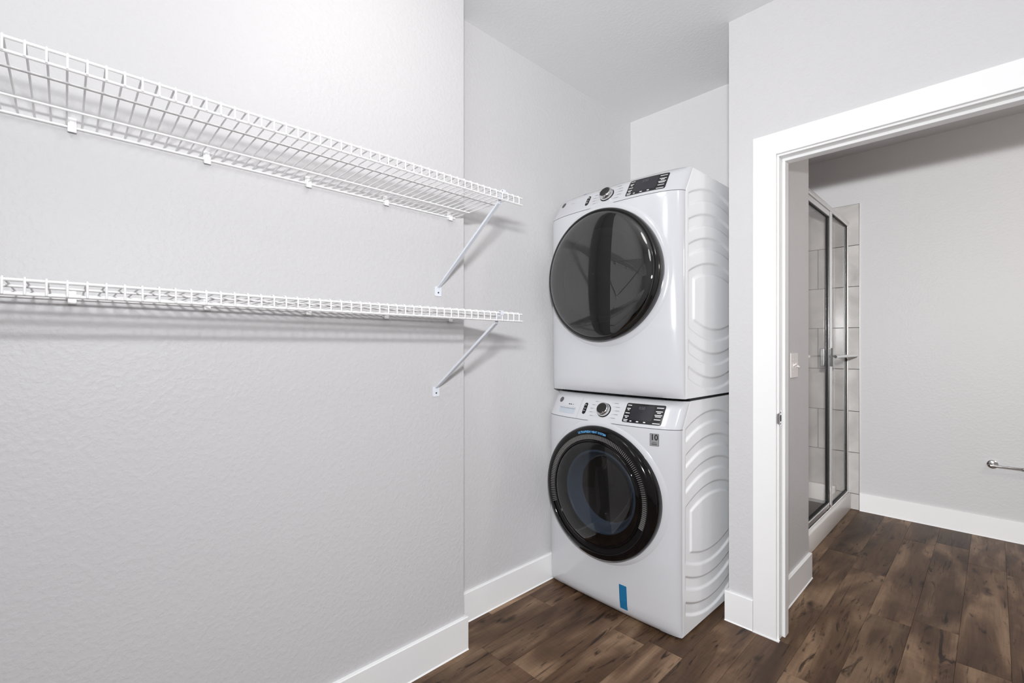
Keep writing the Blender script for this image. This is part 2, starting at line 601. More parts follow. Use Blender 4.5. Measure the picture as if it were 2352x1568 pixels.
# ------------------------------------------------------------------ wire shelves
DEP = 0.378
PITCH = 0.02634
RAIL_R, WIRE_R = 0.0032, 0.0019
Y_END, Y_BEG = 1.150, -0.60


def wire_shelf(zdeck, brace_y, brace_z, label):
    root = empty('wire_shelf', (LW, 0, zdeck))
    tag(root, label, 'shelf', 'white wire closet shelves')
    # cross wire: runs from the wall over the front rail and down the lip
    pts = [(0.008, 0, 0.0), (DEP - 0.006, 0, 0.0), (DEP - 0.001, 0, -0.001), (DEP + 0.0035, 0, -0.006), (DEP + 0.0035, 0, -0.030)]
    wme = MB().tube(pts, WIRE_R, 6).mesh('cross_wire', 'wire', smooth=60)
    n = int((Y_END - Y_BEG) / PITCH)
    for i in range(n):
        o = link('cross_wire', wme, root)
        o.location = (0, Y_END - 0.0143 - i * PITCH, 0)
    def rail(x, z, r, y1):
        MB().tube([(x, Y_BEG, z), (x, y1, z)], r, 8).build('rail', 'wire', root, smooth=60)
    rail(0.010, -0.005, RAIL_R * 0.95, Y_END - 0.012)
    rail(0.115, -0.005, RAIL_R * 0.85, Y_END - 0.022)
    rail(0.257, -0.005, RAIL_R * 0.85, Y_END - 0.004)
    rail(DEP - 0.001, -0.005, RAIL_R, Y_END + 0.004)
    rail(DEP, -0.029, RAIL_R, Y_END + 0.004)
    # wall clips holding the back rail
    for yc in (-0.26, 0.012, 0.284, 0.558, 0.830, 1.113):
        c = MB()
        c.box(0.0005, 0.006, yc - 0.008, yc + 0.008, -0.012, 0.020)
        c.box(0.006, 0.016, yc - 0.008, yc + 0.008, -0.014, -0.009)
        c.box(0.014, 0.018, yc - 0.008, yc + 0.008, -0.018, 0.002)
        c.box(0.006, 0.011, yc - 0.005, yc + 0.005, 0.004, 0.012)
        co = c.build('wall_clip', 'wire', root, bevel=0.0008, seg=1)
        s = MB()
        s.prism([(yc + 0.0028 * math.cos(2 * PI * k / 10), 0.0145 + 0.0028 * math.sin(2 * PI * k / 10)) for k in range(10)], 'x', 0.0062, 0.0075)
        s.build('clip_pin', 'wire', co)
    # diagonal support brace: folded steel strip, flattened foot with a screw, hook over the lip
    by = brace_y
    zb = brace_z - zdeck
    a = Vector((0.006, by, zb + 0.018))
    b = Vector((DEP - 0.020, by, -0.036))
    d = (b - a).normalized()
    nrm = Vector((-d.z, 0, d.x))          # upper side of the strip
    br = MB()
    sec = [(-0.0085, 0.0), (-0.006, 0.0055), (0.006, 0.0055), (0.0085, 0.0), (0.0065, -0.0035), (-0.0065, -0.0035)]
    rings = []
    for t, w, hgt in ((0.0, 0.9, 0.35), (0.05, 0.9, 0.7), (0.12, 1.0, 1.0), (0.9, 1.0, 1.0), (1.0, 1.0, 0.75)):
        p = a.lerp(b, t)
        rings.append([p + Vector((0, s[0] * w, 0)) + nrm * s[1] * hgt for s in sec])
    vs = [v for r in rings for v in r]
    k = len(sec)
    fs = []
    for i in range(len(rings) - 1):
        for j in range(k):
            q = (j + 1) % k
            fs.append((i * k + j, i * k + q, (i + 1) * k + q, (i + 1) * k + j))
    fs += [tuple(range(k - 1, -1, -1)), tuple(range((len(rings) - 1) * k, len(rings) * k))]
    br.add(vs, fs)
    bo = br.build('support_brace', 'brace', root, smooth=35)
    foot = MB().prism([(by + y, zb + z) for y, z in rrect(-0.0150, 0.0150, -0.017, 0.021, 0.005, 4)], 'x', 0.0005, 0.0030)
    foot.build('brace_foot', 'brace', bo, label='flattened foot of the brace')
    MB().prism([(by + 0.003 * math.cos(2 * PI * q / 12), zb - 0.003 + 0.003 * math.sin(2 * PI * q / 12)) for q in range(12)], 'x', 0.0030, 0.0045).build('screw', 'screw', bo)
    hk = MB()
    for x0, z0, x1, z1 in ((DEP - 0.022, -0.034, DEP - 0.008, -0.016), (DEP - 0.008, -0.016, DEP - 0.006, 0.002), (DEP - 0.006, 0.002, DEP + 0.007, 0.002), (DEP + 0.007, 0.002, DEP + 0.008, -0.012)):
        dx, dz = x1 - x0, z1 - z0
        L = math.hypot(dx, dz)
        nx, nz = -dz / L * 0.0012, dx / L * 0.0012
        hk.prism([(x0 - nx, z0 - nz), (x1 - nx, z1 - nz), (x1 + nx, z1 + nz), (x0 + nx, z0 + nz)], 'y', by - 0.006, by + 0.006)
    hk.build('brace_hook', 'brace', bo)
    return root


wire_shelf(1.775, 1.062, 1.468, 'upper white wire shelf with diagonal brace on the left wall')
wire_shelf(1.369, 1.052, 1.073, 'lower white wire shelf with diagonal brace on the left wall')

# ------------------------------------------------------------------ laundry machines
HW = 0.370
SE = [(0, 0), (0.885, 0), (0.985, 0.06), (1.0, 0.07)]
BB = [(0, 0.022), (0.010, 0.038), (0.03, 0.049), (0.06, 0.056), (0.3, 0.075), (0.75, 0.085), (0.885, 0.085), (0.975, 0.083), (0.990, 0.076), (1.0, 0.055)]


def lerp_t(z, pts):
    if z <= pts[0][0]:
        return pts[0][1]
    for (a, p), (b, q) in zip(pts, pts[1:]):
        if z <= b:
            return p + (q - p) * (z - a) / (b - a)
    return pts[-1][1]


def sm(z, pts):
    # softened table lookup
    w = 0.006
    return sum(lerp_t(min(1.0, max(0.0, z + d)), pts) for d in (-w, 0, w)) / 3


def front_y(x, z, gap=0.0):
    s = min(1.0, abs(x) / HW)
    return sm(z, SE) - sm(z, BB) * math.sqrt(max(0.0, 1 - s ** 3)) - gap


DZ, DR = 0.556, 0.309     # door centre height and outer radius
XS = [HW * math.sin(PI / 2 * k / 40) for k in range(-40, 41)]


def front_grid(z0, z1, nz, hole=False, lip=0.0):
    zs = [z0 + (z1 - z0) * k / nz for k in range(nz + 1)]
    vs, fs = [], []
    m = len(XS)
    for z in zs:
        for x in XS:
            vs.append((x, front_y(x, z), z))
    for i in range(nz):
        for j in range(m - 1):
            if hole:
                cx, cz = (XS[j] + XS[j + 1]) / 2, (zs[i] + zs[i + 1]) / 2
                if math.hypot(cx, cz - DZ) < 0.262:
                    continue
            a = i * m + j
            fs.append((a, a + 1, a + m + 1, a + m))
    # turn the top and bottom edge inwards so that the panel has thickness
    for row, z in ((0, z0), (nz, z1)):
        o = len(vs)
        for x in XS:
            vs.append((x, min(front_y(x, z) + 0.05, sm(z, SE) + 0.02), z))
        for j in range(m - 1):
            a = row * m + j
            q = (a, o + j, o + j + 1, a + 1)
            fs.append(q if row == 0 else q[::-1])
    return MB().add(vs, fs)


def patch(x0, x1, z0, z1, rad, off, nx=12, thick=0.004):
    """rounded rectangle lying on the curved front, off = height above it"""
    b = MB()
    vs, fs = [], []
    xs = [x0 + (x1 - x0) * (0.5 - 0.5 * math.cos(PI * k / nx)) for k in range(nx + 1)]
    for x in xs:
        d = min(x - x0, x1 - x)
        e = 0.0
        if d < rad:
            e = rad - math.sqrt(max(0.0, rad * rad - (rad - d) ** 2))
        za, zb = z0 + e, z1 - e
        if zb - za < 1e-4:
            zb = za + 1e-4
        for z in (za, (2 * za + zb) / 3, (za + 2 * zb) / 3, zb):
            vs.append((x, front_y(x, z, off), z))
        for z in (za, zb):
            vs.append((x, front_y(x, z, off - thick), z))
    for k in range(nx):
        a, c = k * 6, (k + 1) * 6
        for j in range(3):
            fs.append((a + j, c + j, c + j + 1, a + j + 1))
        fs.append((a + 4, c + 4, c, a))
        fs.append((a + 3, c + 3, c + 5, a + 5))
    for a in (0, nx * 6):
        fs.append((a + 4, a, a + 1, a + 2, a + 3, a + 5))
    return b.add(vs, fs)


def frame_at(x, z):
    e = 0.004
    p = Vector((x, front_y(x, z), z))
    tx = (Vector((x + e, front_y(x + e, z), z)) - Vector((x - e, front_y(x - e, z), z))).normalized()
    tz = (Vector((x, front_y(x, z + e), z + e)) - Vector((x, front_y(x, z - e), z - e))).normalized()
    n = tx.cross(tz).normalized()
    tz = n.cross(tx).normalized()
    return p, tx, tz, n


def spin(prof, x, z, n=48):
    """lathe of (radius, height) standing on the front panel at (x, z)"""
    p, tx, tz, nn = frame_at(x, z)
    vs, fs = [], []
    for r, hh in prof:
        for k in range(n):
            a = 2 * PI * k / n
            vs.append(p + tx * r * math.cos(a) + tz * r * math.sin(a) + nn * hh)
    for i in range(len(prof) - 1):
        for k in range(n):
            a, b = i * n + k, i * n + (k + 1) % n
            fs.append((a, b, b + n, a + n))
    fs.append(tuple(range((len(prof) - 1) * n, len(prof) * n)))
    return MB().add(vs, fs)


def text_mesh(body, size, bold=0.0):
    cu = bpy.data.curves.new('lettering', 'FONT')
    cu.body = body
    cu.size = size
    cu.align_x = 'CENTER'
    cu.align_y = 'CENTER'
    cu.offset = bold
    cu.resolution_u = 3
    o = bpy.data.objects.new('lettering', cu)
    COL.objects.link(o)
    dg = bpy.context.evaluated_depsgraph_get()
    me = bpy.data.meshes.new_from_object(o.evaluated_get(dg))
    bpy.data.objects.remove(o)
    bpy.data.curves.remove(cu)
    vs = [tuple(v.co) for v in me.vertices]
    fs = [tuple(p.vertices) for p in me.polygons]
    bpy.data.meshes.remove(me)
    return vs, fs


def text_on_front(body, size, x, z, off, bold=0.0, sx=1.0):
    vs, fs = text_mesh(body, size, bold)
    return MB().add([(x + v[0] * sx, front_y(x + v[0] * sx, z + v[1], off), z + v[1]) for v in vs], fs)


# embossed side panel: recessed arched channels and a recessed loop
SD = 0.62


def sstep(d, w):
    t = max(0.0, min(1.0, d / w + 0.5))
    return t * t * (3 - 2 * t)


def side_h(y, z):
    drop = 0.06 * ((y - 0.29) / 0.26) ** 2
    w = 0.009
    yin = min(y - 0.032, 0.548 - y)
    best = 0.0
    for zt in (0.940, 0.828, 0.720):
        d = min(zt - (z + drop), (z + drop) - (zt - 0.050), yin)
        best = max(best, sstep(d, w))
    for zb in (0.140, 0.028):
        d = min((z - drop) - zb, zb + 0.050 - (z - drop), yin)
        best = max(best, sstep(d, w))
    outer = min(0.605 - (z + drop), (z - drop) - 0.250, yin)
    inner = min(0.557 - (z + drop), (z - drop) - 0.302, y - 0.082, 0.498 - y)
    best = max(best, min(sstep(outer, w), 1 - sstep(inner, w)))
    return best * 0.007


def side_mesh():
    ny, nz = 150, 240
    vs, fs = [], []
    for i in range(nz + 1):
        z = i / nz
        y0 = sm(z, SE)
        for j in range(ny + 1):
            t = j / ny
            y = y0 + (SD - y0) * t
            vs.append((HW - side_h(y, z) - 0.0015 * (1 - min(1.0, (y - y0) / 0.006)), y, z))
    m = ny + 1
    for i in range(nz):
        for j in range(ny):
            a = i * m + j
            fs.append((a, a + 1, a + m + 1, a + m))
    return MB().add(vs, fs).mesh('side_panel', 'side', smooth=180)


SIDE_ME = side_mesh()
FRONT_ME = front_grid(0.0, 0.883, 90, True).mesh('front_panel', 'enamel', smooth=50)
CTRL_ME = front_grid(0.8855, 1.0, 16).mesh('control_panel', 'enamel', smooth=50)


def front_door(root, washer):
    """round door: everything lathed about the axis at (0, DZ); y grows into the machine"""
    y0 = front_y(0, DZ)             # surface of the front panel
    R = DR
    if washer:
        prof = [(0.252, y0 + 0.05), (R - 0.012, y0 + 0.05), (R, y0 + 0.035), (R + 0.002, y0 - 0.008), (R - 0.002, y0 - 0.024), (R - 0.012, y0 - 0.036),
                (R - 0.030, y0 - 0.042), (0.274, y0 - 0.042), (0.272, y0 - 0.034), (0.249, y0 - 0.032), (0.246, y0 - 0.039), (0.240, y0 - 0.041), (0.236, y0 - 0.036), (0.236, y0 + 0.05)]
        door = MB().lathe_y(prof, 0, DZ, 128).build('door', 'black', root, smooth=40, label='gloss black round door with clear bowl')
        gl = [(0.2385, y0 - 0.036)] + [(0.2385 * math.cos(t), y0 - 0.036 - 0.026 * math.sin(t)) for t in [PI / 2 * k / 14 for k in range(1, 14)]] + [(0.002, y0 - 0.062)]
        MB().lathe_y(gl, 0, DZ, 96).build('door_glass', 'washglass', door, smooth=180)
        # bowl behind the glass with a blue-grey wall
        bp = [(0.196, y0 - 0.004), (0.190, y0 - 0.010), (0.184, y0 - 0.004), (0.176, y0 + 0.030), (0.166, y0 + 0.060), (0.160, y0 + 0.070)]
        MB().lathe_y(bp, 0, DZ, 96).build('bowl_wall', 'bowlring', door, smooth=180, label='blue-grey wall of the glass bowl')
        MB().lathe_y([(0.162, y0 + 0.069), (0.159, y0 + 0.073), (0.1565, y0 + 0.071)], 0, DZ, 96).build('bowl_edge', 'chrome', door, smooth=180)
        bl = [(0.158, y0 + 0.071), (0.13, y0 + 0.088), (0.08, y0 + 0.103), (0.04, y0 + 0.108), (0.002, y0 + 0.110)]
        MB().lathe_y(bl, 0, DZ, 72).build('bowl_glass', 'bowl', door, smooth=180)
        MB().lathe_y([(0.236, y0 - 0.02), (0.222, y0 + 0.0), (0.194, y0 - 0.004)], 0, DZ, 96).build('inner_ring', 'matte', door, smooth=60)
        dr = [(0.236, y0 + 0.05), (0.225, y0 + 0.13), (0.225, y0 + 0.42), (0.002, y0 + 0.43)]
        MB().lathe_y(dr, 0, DZ, 72).build('drum', 'steel', root, smooth=40)
        # vent slots around the upper three quarters of the rim
        sl = MB()
        for k in range(118):
            a = math.radians(-22 + 222 * k / 117)
            ca, sa = math.cos(a), math.sin(a)
            tx, tz = -sa, ca
            w = 0.0017
            vs = []
            for r, hh in ((0.2495, 0.0325), (0.2715, 0.0345)):
                for sgn in (-1, 1):
                    vs.append((r * ca + sgn * w * tx, y0 - hh + 0.001, DZ + r * sa + sgn * w * tz))
                    vs.append((r * ca + sgn * w * tx, y0 - hh - 0.0065, DZ + r * sa + sgn * w * tz))
            sl.add(vs, [(1, 3, 7, 5), (0, 1, 5, 4), (2, 6, 7, 3), (0, 2, 3, 1), (4, 5, 7, 6)])
        so = sl.build('vent_slats', 'slat', door, label='fine ribs of the rim vent')
        so['kind'] = 'stuff'
        MB().lathe_y([(0.2745, y0 - 0.0405), (0.2735, y0 - 0.043), (0.2725, y0 - 0.040)], 0, DZ, 128).build('vent_trim', 'rim', door, smooth=180)
        # lettering along the top of the rim
        vs, fs = text_mesh('ULTRAFRESH VENT SYSTEM', 0.0138, 0.0004)
        out = []
        for x, yy, _ in vs:
            r = 0.2845 + yy
            a = PI / 2 - x * 0.95 / 0.2845 + math.radians(3.0)
            out.append((r * math.cos(a), y0 - 0.0428, DZ + r * math.sin(a)))
        MB().add(out, fs).build('rim_lettering', 'blueink', door, label='pale blue lettering on the door rim')
    else:
        prof = [(0.252, y0 + 0.05), (R - 0.014, y0 + 0.05), (R - 0.004, y0 + 0.035), (R, y0 - 0.004), (R, y0 - 0.022), (R - 0.004, y0 - 0.033), (R - 0.010, y0 - 0.037),
                (R - 0.016, y0 - 0.036), (R - 0.018, y0 - 0.031), (R - 0.018, y0 + 0.045), (0.252, y0 + 0.05)]
        door = MB().lathe_y(prof, 0, DZ, 128).build('door', 'rim', root, smooth=40, label='smoked chrome ring with dark glass')
        rg = R - 0.0165
        gl = [(rg, y0 - 0.0335)] + [(rg * math.cos(t), y0 - 0.0335 - 0.034 * math.sin(t)) for t in [PI / 2 * k / 16 for k in range(1, 16)]] + [(0.002, y0 - 0.0675)]
        MB().lathe_y(gl, 0, DZ, 128).build('door_glass', 'dryglass', door, smooth=180)
        MB().lathe_y([(R - 0.0165, y0 - 0.0365), (R - 0.0185, y0 - 0.0385), (R - 0.021, y0 - 0.0375), (R - 0.021, y0 - 0.03)], 0, DZ, 128).build('glass_gasket', 'gasket', door, smooth=180)
        MB().lathe_y([(R - 0.018, y0 - 0.02), (0.262, y0 - 0.014), (0.236, y0 - 0.010), (0.222, y0 - 0.012)], 0, DZ, 96).build('inner_ring', 'matte', door, smooth=60)
        MB().lathe_y([(0.222, y0 - 0.012), (0.214, y0 - 0.022), (0.204, y0 - 0.018), (0.196, y0 + 0.010), (0.185, y0 + 0.030)], 0, DZ, 96).build('porthole_ring', 'inner', door, smooth=180)
        MB().lathe_y([(0.186, y0 + 0.030), (0.15, y0 + 0.034), (0.002, y0 + 0.036)], 0, DZ, 72).build('porthole', 'inner', door, smooth=180)
    # shallow moulded ring of the front panel around the door
    rr = [(R + 0.026, 0.0), (R + 0.018, 0.004), (R + 0.004, 0.006), (R - 0.02, 0.0)]
    vs, fs = [], []
    n = 96
    for r, hh in rr:
        for k in range(n):
            a = 2 * PI * k / n
            x, z = r * math.cos(a), DZ + r * math.sin(a)
            vs.append((x, front_y(x, z, hh - 0.0004), z))
    for i in range(len(rr) - 1):
        for k in range(n):
            a, b = i * n + k, i * n + (k + 1) % n
            fs.append((a, b, b + n, a + n))
    MB().add(vs, fs).build('door_surround', 'enamel', root, smooth=180)
    # hinge cover between door and front panel at the right
    return door


def machine(name, loc, rz, washer, label):
    root = empty(name, loc, rz)
    tag(root, label, 'washer' if washer else 'dryer', 'stacked laundry machines')
    # cabinet: left side, back, top and base, open to the front
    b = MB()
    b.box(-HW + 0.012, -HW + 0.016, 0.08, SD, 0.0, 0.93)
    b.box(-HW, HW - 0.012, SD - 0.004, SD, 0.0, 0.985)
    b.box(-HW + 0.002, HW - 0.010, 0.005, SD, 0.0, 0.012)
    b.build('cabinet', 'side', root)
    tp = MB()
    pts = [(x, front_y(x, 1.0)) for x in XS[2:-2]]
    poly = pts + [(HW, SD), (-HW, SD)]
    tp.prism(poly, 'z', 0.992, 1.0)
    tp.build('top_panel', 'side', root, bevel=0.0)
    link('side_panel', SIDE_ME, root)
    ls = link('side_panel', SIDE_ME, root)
    ls.scale = (-1, 1, 1)
    link('front_panel', FRONT_ME, root)
    cp = link('control_panel', CTRL_ME, root)
    # seam under the control panel
    sv, sf = [], []
    for x in XS:
        for z in (0.8825, 0.886):
            sv.append((x * 0.9985, front_y(x, z) + 0.0022, z))
    for j in range(len(XS) - 1):
        sf.append((2 * j, 2 * j + 2, 2 * j + 3, 2 * j + 1))
    MB().add(sv, sf).build('panel_seam', 'seam', root)
    # feet
    for fx in ((-HW + 0.06, HW - 0.06) if washer else ()):
        for fy in (0.06, SD - 0.08):
            f = MB()
            f.tube([(fx, fy, -0.014), (fx, fy, -0.006), (fx, fy, 0.004)], [0.02, 0.018, 0.012], 14)
            f.build('foot', 'matte', root, smooth=50)
    front_door(root, washer)
    # ---- control panel furniture
    dx = 0.0 if washer else 0.004
    disp = patch(0.118 + dx, 0.298 + dx, 0.899, 0.980, 0.006, 0.0016, 16).build('display', 'display', cp, smooth=40, label='black touch display panel')
    patch(0.150 + dx, 0.255 + dx, 0.912, 0.974, 0.003, 0.0019, 10).build('display_screen', 'screen', cp)
    bars = MB()

    def bar(x, z, w, hgt=0.0030):
        bars.add(*_bar(x, z, w, hgt))

    def _bar(x, z, w, hgt, off=0.0023):
        vs = [(q, front_y(q, r, off), r) for q, r in ((x - w / 2, z - hgt / 2), (x + w / 2, z - hgt / 2), (x + w / 2, z + hgt / 2), (x - w / 2, z + hgt / 2))]
        return vs, [(0, 1, 2, 3)]

    for z, w in ((0.971, 0.021), (0.957, 0.018), (0.951, 0.009), (0.938, 0.022), (0.925, 0.021), (0.919, 0.011), (0.910, 0.021), (0.904, 0.017)):
        bar(0.1345 + dx, z, w)
    for z, w in ((0.969, 0.030), (0.954, 0.029), (0.948, 0.016), (0.939, 0.032), (0.933, 0.025), (0.921, 0.027), (0.905, 0.031)):
        bar(0.277 + dx, z, w)
    for x, w in ((0.161, 0.009), (0.193, 0.011), (0.226, 0.010)):
        bar(x + dx, 0.906, w, 0.004)
    bo = bars.build('display_print', 'ink', cp, label='rows of small white print')
    bo['kind'] = 'stuff'
    text_on_front('0:50' if washer else '0:56', 0.0165, 0.197 + dx, 0.962, 0.0023).build('display_digits', 'dimmer', cp, label='faint grey digits')
    # rotary knob
    kx, kz = 0.006 + dx, 0.937
    spin([(0.0365, -0.002), (0.0365, 0.002), (0.034, 0.003), (0.030, 0.003)], kx, kz).build('knob_ring', 'black', cp, smooth=40)
    kn = spin([(0.0335, 0.003), (0.0335, 0.012), (0.031, 0.021), (0.0285, 0.024), (0.0265, 0.0245)], kx, kz).build('knob', 'chrome', cp, smooth=40, label='chrome rotary knob with black face')
    spin([(0.0262, 0.0245), (0.0255, 0.0258), (0.0240, 0.0250)], kx, kz).build('knob_face', 'matte', cp, smooth=40)
    p, tx, tz, nn = frame_at(kx, kz)
    MB().add([p + tx * a + tz * c + nn * 0.0262 for a, c in ((0.013, -0.0215), (0.0165, -0.019), (0.0155, -0.0175), (0.012, -0.020))], [(0, 1, 2, 3)]).build('knob_mark', 'ink', cp)
    # cycle names left and right of the knob
    names = MB()
    for i, z in enumerate((0.972, 0.956, 0.940, 0.924, 0.908)):
        arc = math.sqrt(max(0.0, 0.044 ** 2 - (z - kz) ** 2))
        for sg in (-1, 1):
            x_in = kx + sg * (arc + 0.003)
            bar_ln = MB()
            names.add(*_bar(x_in + sg * 0.008, z, 0.014, 0.0008, 0.0007))
            names.add(*_bar(x_in + sg * 0.026, z, 0.018 if sg < 0 else 0.022, 0.0028, 0.0007))
    no = names.build('cycle_print', 'dim', cp, label='small grey cycle print around the knob')
    no['kind'] = 'stuff'
    # power / start button pair
    patch(-0.1165 + dx, -0.0965 + dx, 0.910, 0.962, 0.0099, 0.0016, 12).build('button_pad', 'black', cp, smooth=40)
    bt = MB()
    for z, r in ((0.950, 0.0052), (0.924, 0.0046)):
        x = -0.1065 + dx
        vs = []
        for k in range(20):
            a = 2 * PI * k / 20
            for q in (r, r * 0.68):
                vs.append((x + q * math.cos(a), front_y(x, z, 0.0024), z + q * math.sin(a)))
        bt.add(vs, [(2 * k, (2 * k + 2) % 40, (2 * k + 3) % 40, 2 * k + 1) for k in range(20)])
    bt.add(*_bar(-0.1065 + dx, 0.937, 0.010, 0.0016))
    b2 = bt.build('button_symbol', 'ink', cp)
    b2['kind'] = 'stuff'
    # round emblem
    lx, lz = -0.288, 0.962
    spin([(0.0145, 0.0), (0.0145, 0.0012), (0.0135, 0.0018)], lx, lz, 32).build('emblem', 'logo', cp, smooth=40, label='small grey round emblem')
    p, tx, tz, nn = frame_at(lx, lz)
    em = MB()
    ring = []
    for k in range(32):
        a = 2 * PI * k / 32
        for q in (0.0112, 0.0100):
            ring.append(p + tx * q * math.cos(a) + tz * q * math.sin(a) + nn * 0.0021)
    em.add(ring, [(2 * k, (2 * k + 2) % 64, (2 * k + 3) % 64, 2 * k + 1) for k in range(32)])
    for cx, cz, r, a0, a1 in ((-0.003, 0.001, 0.0045, 40, 330), (0.0035, 0.0022, 0.0030, 60, 290), (0.0035, -0.0028, 0.0032, 70, 300)):
        seg = []
        for k in range(13):
            a = math.radians(a0 + (a1 - a0) * k / 12)
            for q in (r, r - 0.0011):
                seg.append(p + tx * (cx + q * math.cos(a)) + tz * (cz + q * math.sin(a)) + nn * 0.0021)
        em.add(seg, [(2 * k, 2 * k + 2, 2 * k + 3, 2 * k + 1) for k in range(12)])
    e2 = em.build('emblem_script', 'dim', cp)
    if washer:
        # detergent drawer: raised lip added to throw the recess's shadow, front separated by seams
        patch(-0.279, -0.166, 0.9035, 0.9345, 0.004, 0.0008, 12).build('drawer_pull', 'drawer', cp, smooth=40, label='pale finger recess of the detergent drawer')
        patch(-0.279, -0.166, 0.9300, 0.9345, 0.001, 0.0085, 12, 0.0085).build('drawer_shadow_lip', 'enamel', cp, smooth=40)
        sv, sf = [], []
        for k in range(9):
            z = 0.888 + 0.105 * k / 8
            for x in (-0.1405, -0.1392):
                sv.append((x, front_y(x, z, 0.0005), z))
        for k in range(8):
            sf.append((2 * k, 2 * k + 1, 2 * k + 3, 2 * k + 2))
        MB().add(sv, sf).build('drawer_seam', 'dim', cp)
        mk = MB()
        for x, w in ((-0.217, 0.010), (-0.204, 0.008), (-0.190, 0.004)):
            mk.add(*_bar(x, 0.9465, w, 0.0042, 0.0007))
        m2 = mk.build('drawer_print', 'dark', cp)
        m2['kind'] = 'stuff'
        # sticker with the number 10
        st = patch(0.2575, 0.2945, 0.811, 0.864, 0.002, 0.0008, 8).build('sticker', 'badge', root, label='silver sticker with the number 10')
        patch(0.2585, 0.2935, 0.812, 0.863, 0.0015, 0.0010, 8).build('sticker_face', 'badge', st)
        text_on_front('10', 0.034, 0.2762, 0.8470, 0.0016, 0.0009, 0.92).build('sticker_number', 'dark', st, label='black number 10')
        sm_ = MB()
        for z, w in ((0.8265, 0.018), (0.8205, 0.024), (0.8165, 0.022)):
            sm_.add(*_bar(0.276, z, w, 0.0018, 0.0016))
        s2 = sm_.build('sticker_print', 'matte', st)
        s2['kind'] = 'stuff'
        bd = MB()
        for x0, x1, z0, z1 in ((0.2575, 0.2945, 0.811, 0.8122), (0.2575, 0.2945, 0.8628, 0.864), (0.2575, 0.2587, 0.811, 0.864), (0.2933, 0.2945, 0.811, 0.864)):
            bd.add([(x, front_y(x, z, 0.0016), z) for x, z in ((x0, z0), (x1, z0), (x1, z1), (x0, z1))], [(0, 1, 2, 3)])
        bd.build('sticker_border', 'matte', st)
        # access flap at the foot, held by a strip of blue tape
        fl_ = MB()
        rng = [(0.032, 0.030), (0.032, 0.084), (0.0345, 0.0895), (0.041, 0.092), (0.155, 0.092), (0.1615, 0.0895), (0.164, 0.084), (0.166, 0.030)]
        vs, fs = [], []
        for i, (x, z) in enumerate(rng):
            cx, cz = 0.098, 0.05
            vs.append((x, front_y(x, z, 0.0003), z))
            x2, z2 = x + (cx - x) * 0.018, z + (cz - z) * 0.03
            vs.append((x2, front_y(x2, z2, 0.0009), z2))
        for i in range(len(rng) - 1):
            fs.append((2 * i, 2 * i + 2, 2 * i + 3, 2 * i + 1))
        fl_.add(vs, fs)
        fl_.build('access_flap', 'drawer', root, label='outline of the small access flap')
        patch(0.0955, 0.134, 0.0385, 0.1515, 0.0005, 0.0014, 6, 0.0012).build('tape_strip', 'tape', root, label='strip of blue tape over the access flap')
    else:
        patch(-0.166, -0.156, 0.9895, 0.9985, 0.001, 0.0012, 4, 0.0012).build('tape_scrap', 'tape', root, label='scrap of blue tape at the top edge')
        sk = MB()
        for x, w in ((-0.215, 0.005), (-0.204, 0.005)):
            sk.add(*_bar(x, 0.950, w, 0.0035, 0.0007))
        k2 = sk.build('panel_print', 'dim', cp)
        k2['kind'] = 'stuff'
    return root


ROT = math.radians(-0.8)
ox, oy = -0.92 - HW * math.cos(ROT), 1.89 - HW * math.sin(ROT)
machine('washing_machine', (ox, oy, 0.014), ROT, True, 'white front-load washer standing on the floor under the dryer')
machine('dryer', (ox + 0.012, oy + 0.002, 1.0295), ROT, False, 'white front-load dryer stacked on the washer')

# stacking kit between the machines
kit = empty('stacking_bracket', (ox, oy, 1.0145), ROT)
tag(kit, 'thin black stacking rails between washer and dryer', 'bracket')
for sx in (-1, 1):
    MB().box(sx * (HW - 0.035) - 0.03, sx * (HW - 0.035) + 0.03, 0.075, SD - 0.02, 0.0, 0.0145).build('side_rail', 'gasket', kit, bevel=0.002, seg=1)
MB().box(-HW + 0.05, HW - 0.05, 0.075, 0.105, 0.0, 0.012).build('front_rail', 'gasket', kit, bevel=0.002, seg=1)

# ------------------------------------------------------------------ shower
GX = -0.800                     # plane of the glass
TILE_F = SY1 - 0.010            # face of the tiles
# tile field on the far wall; each tile its own piece
tw = MB().box(-1.75, -0.7185, SY1 - 0.006, SY1 - 0.0004, 0, 2.351).build('wall_shower_tiled', 'grout')
struct(tw, 'grey tiled end wall of the shower', 'wall')
TZ = [0.0, 0.122, 0.439, 0.756, 1.080, 1.400, 1.717, 2.034, 2.351]
tcache = {}


def tile(x0, x1, z0, z1, yf=TILE_F):
    g = 0.0040
    key = (round(x1 - x0, 4), round(z1 - z0, 4))
    if key not in tcache:
        w, hh = x1 - x0 - g, z1 - z0 - g
        tcache[key] = MB().box(0, w, 0, 0.0055, 0, hh).mesh('tile', 'tile', bevel=0.001, seg=1)
    o = link('tile', tcache[key], tw)
    o.location = (x0 + g / 2, yf, z0 + g / 2)


for i in range(len(TZ) - 1):
    z0, z1 = TZ[i], TZ[i + 1]
    cuts = [-0.7185, -0.990, -1.600, -1.75] if i in (2, 4, 6, 0) else [-0.7185, -1.327, -1.75]
    for a, b in zip(cuts, cuts[1:]):
        tile(b, a, z0, z1)
MB().box(-0.7185, -0.7165, SY1 - 0.0105, SY1 - 0.0004, 0, 2.351).build('edge_trim', 'alu', tw)

pan = empty('shower_pan', (GX, SY0, 0))
tag(pan, 'white shower base with raised curb below the glass', 'shower base')


def ppart(name, mat, x0, x1, y0, y1, z0, z1, bevel=0.006):
    return MB().box(x0 - GX, x1 - GX, y0 - SY0, y1 - SY0, z0, z1).build(name, mat, pan, bevel=bevel, seg=2, smooth=40)


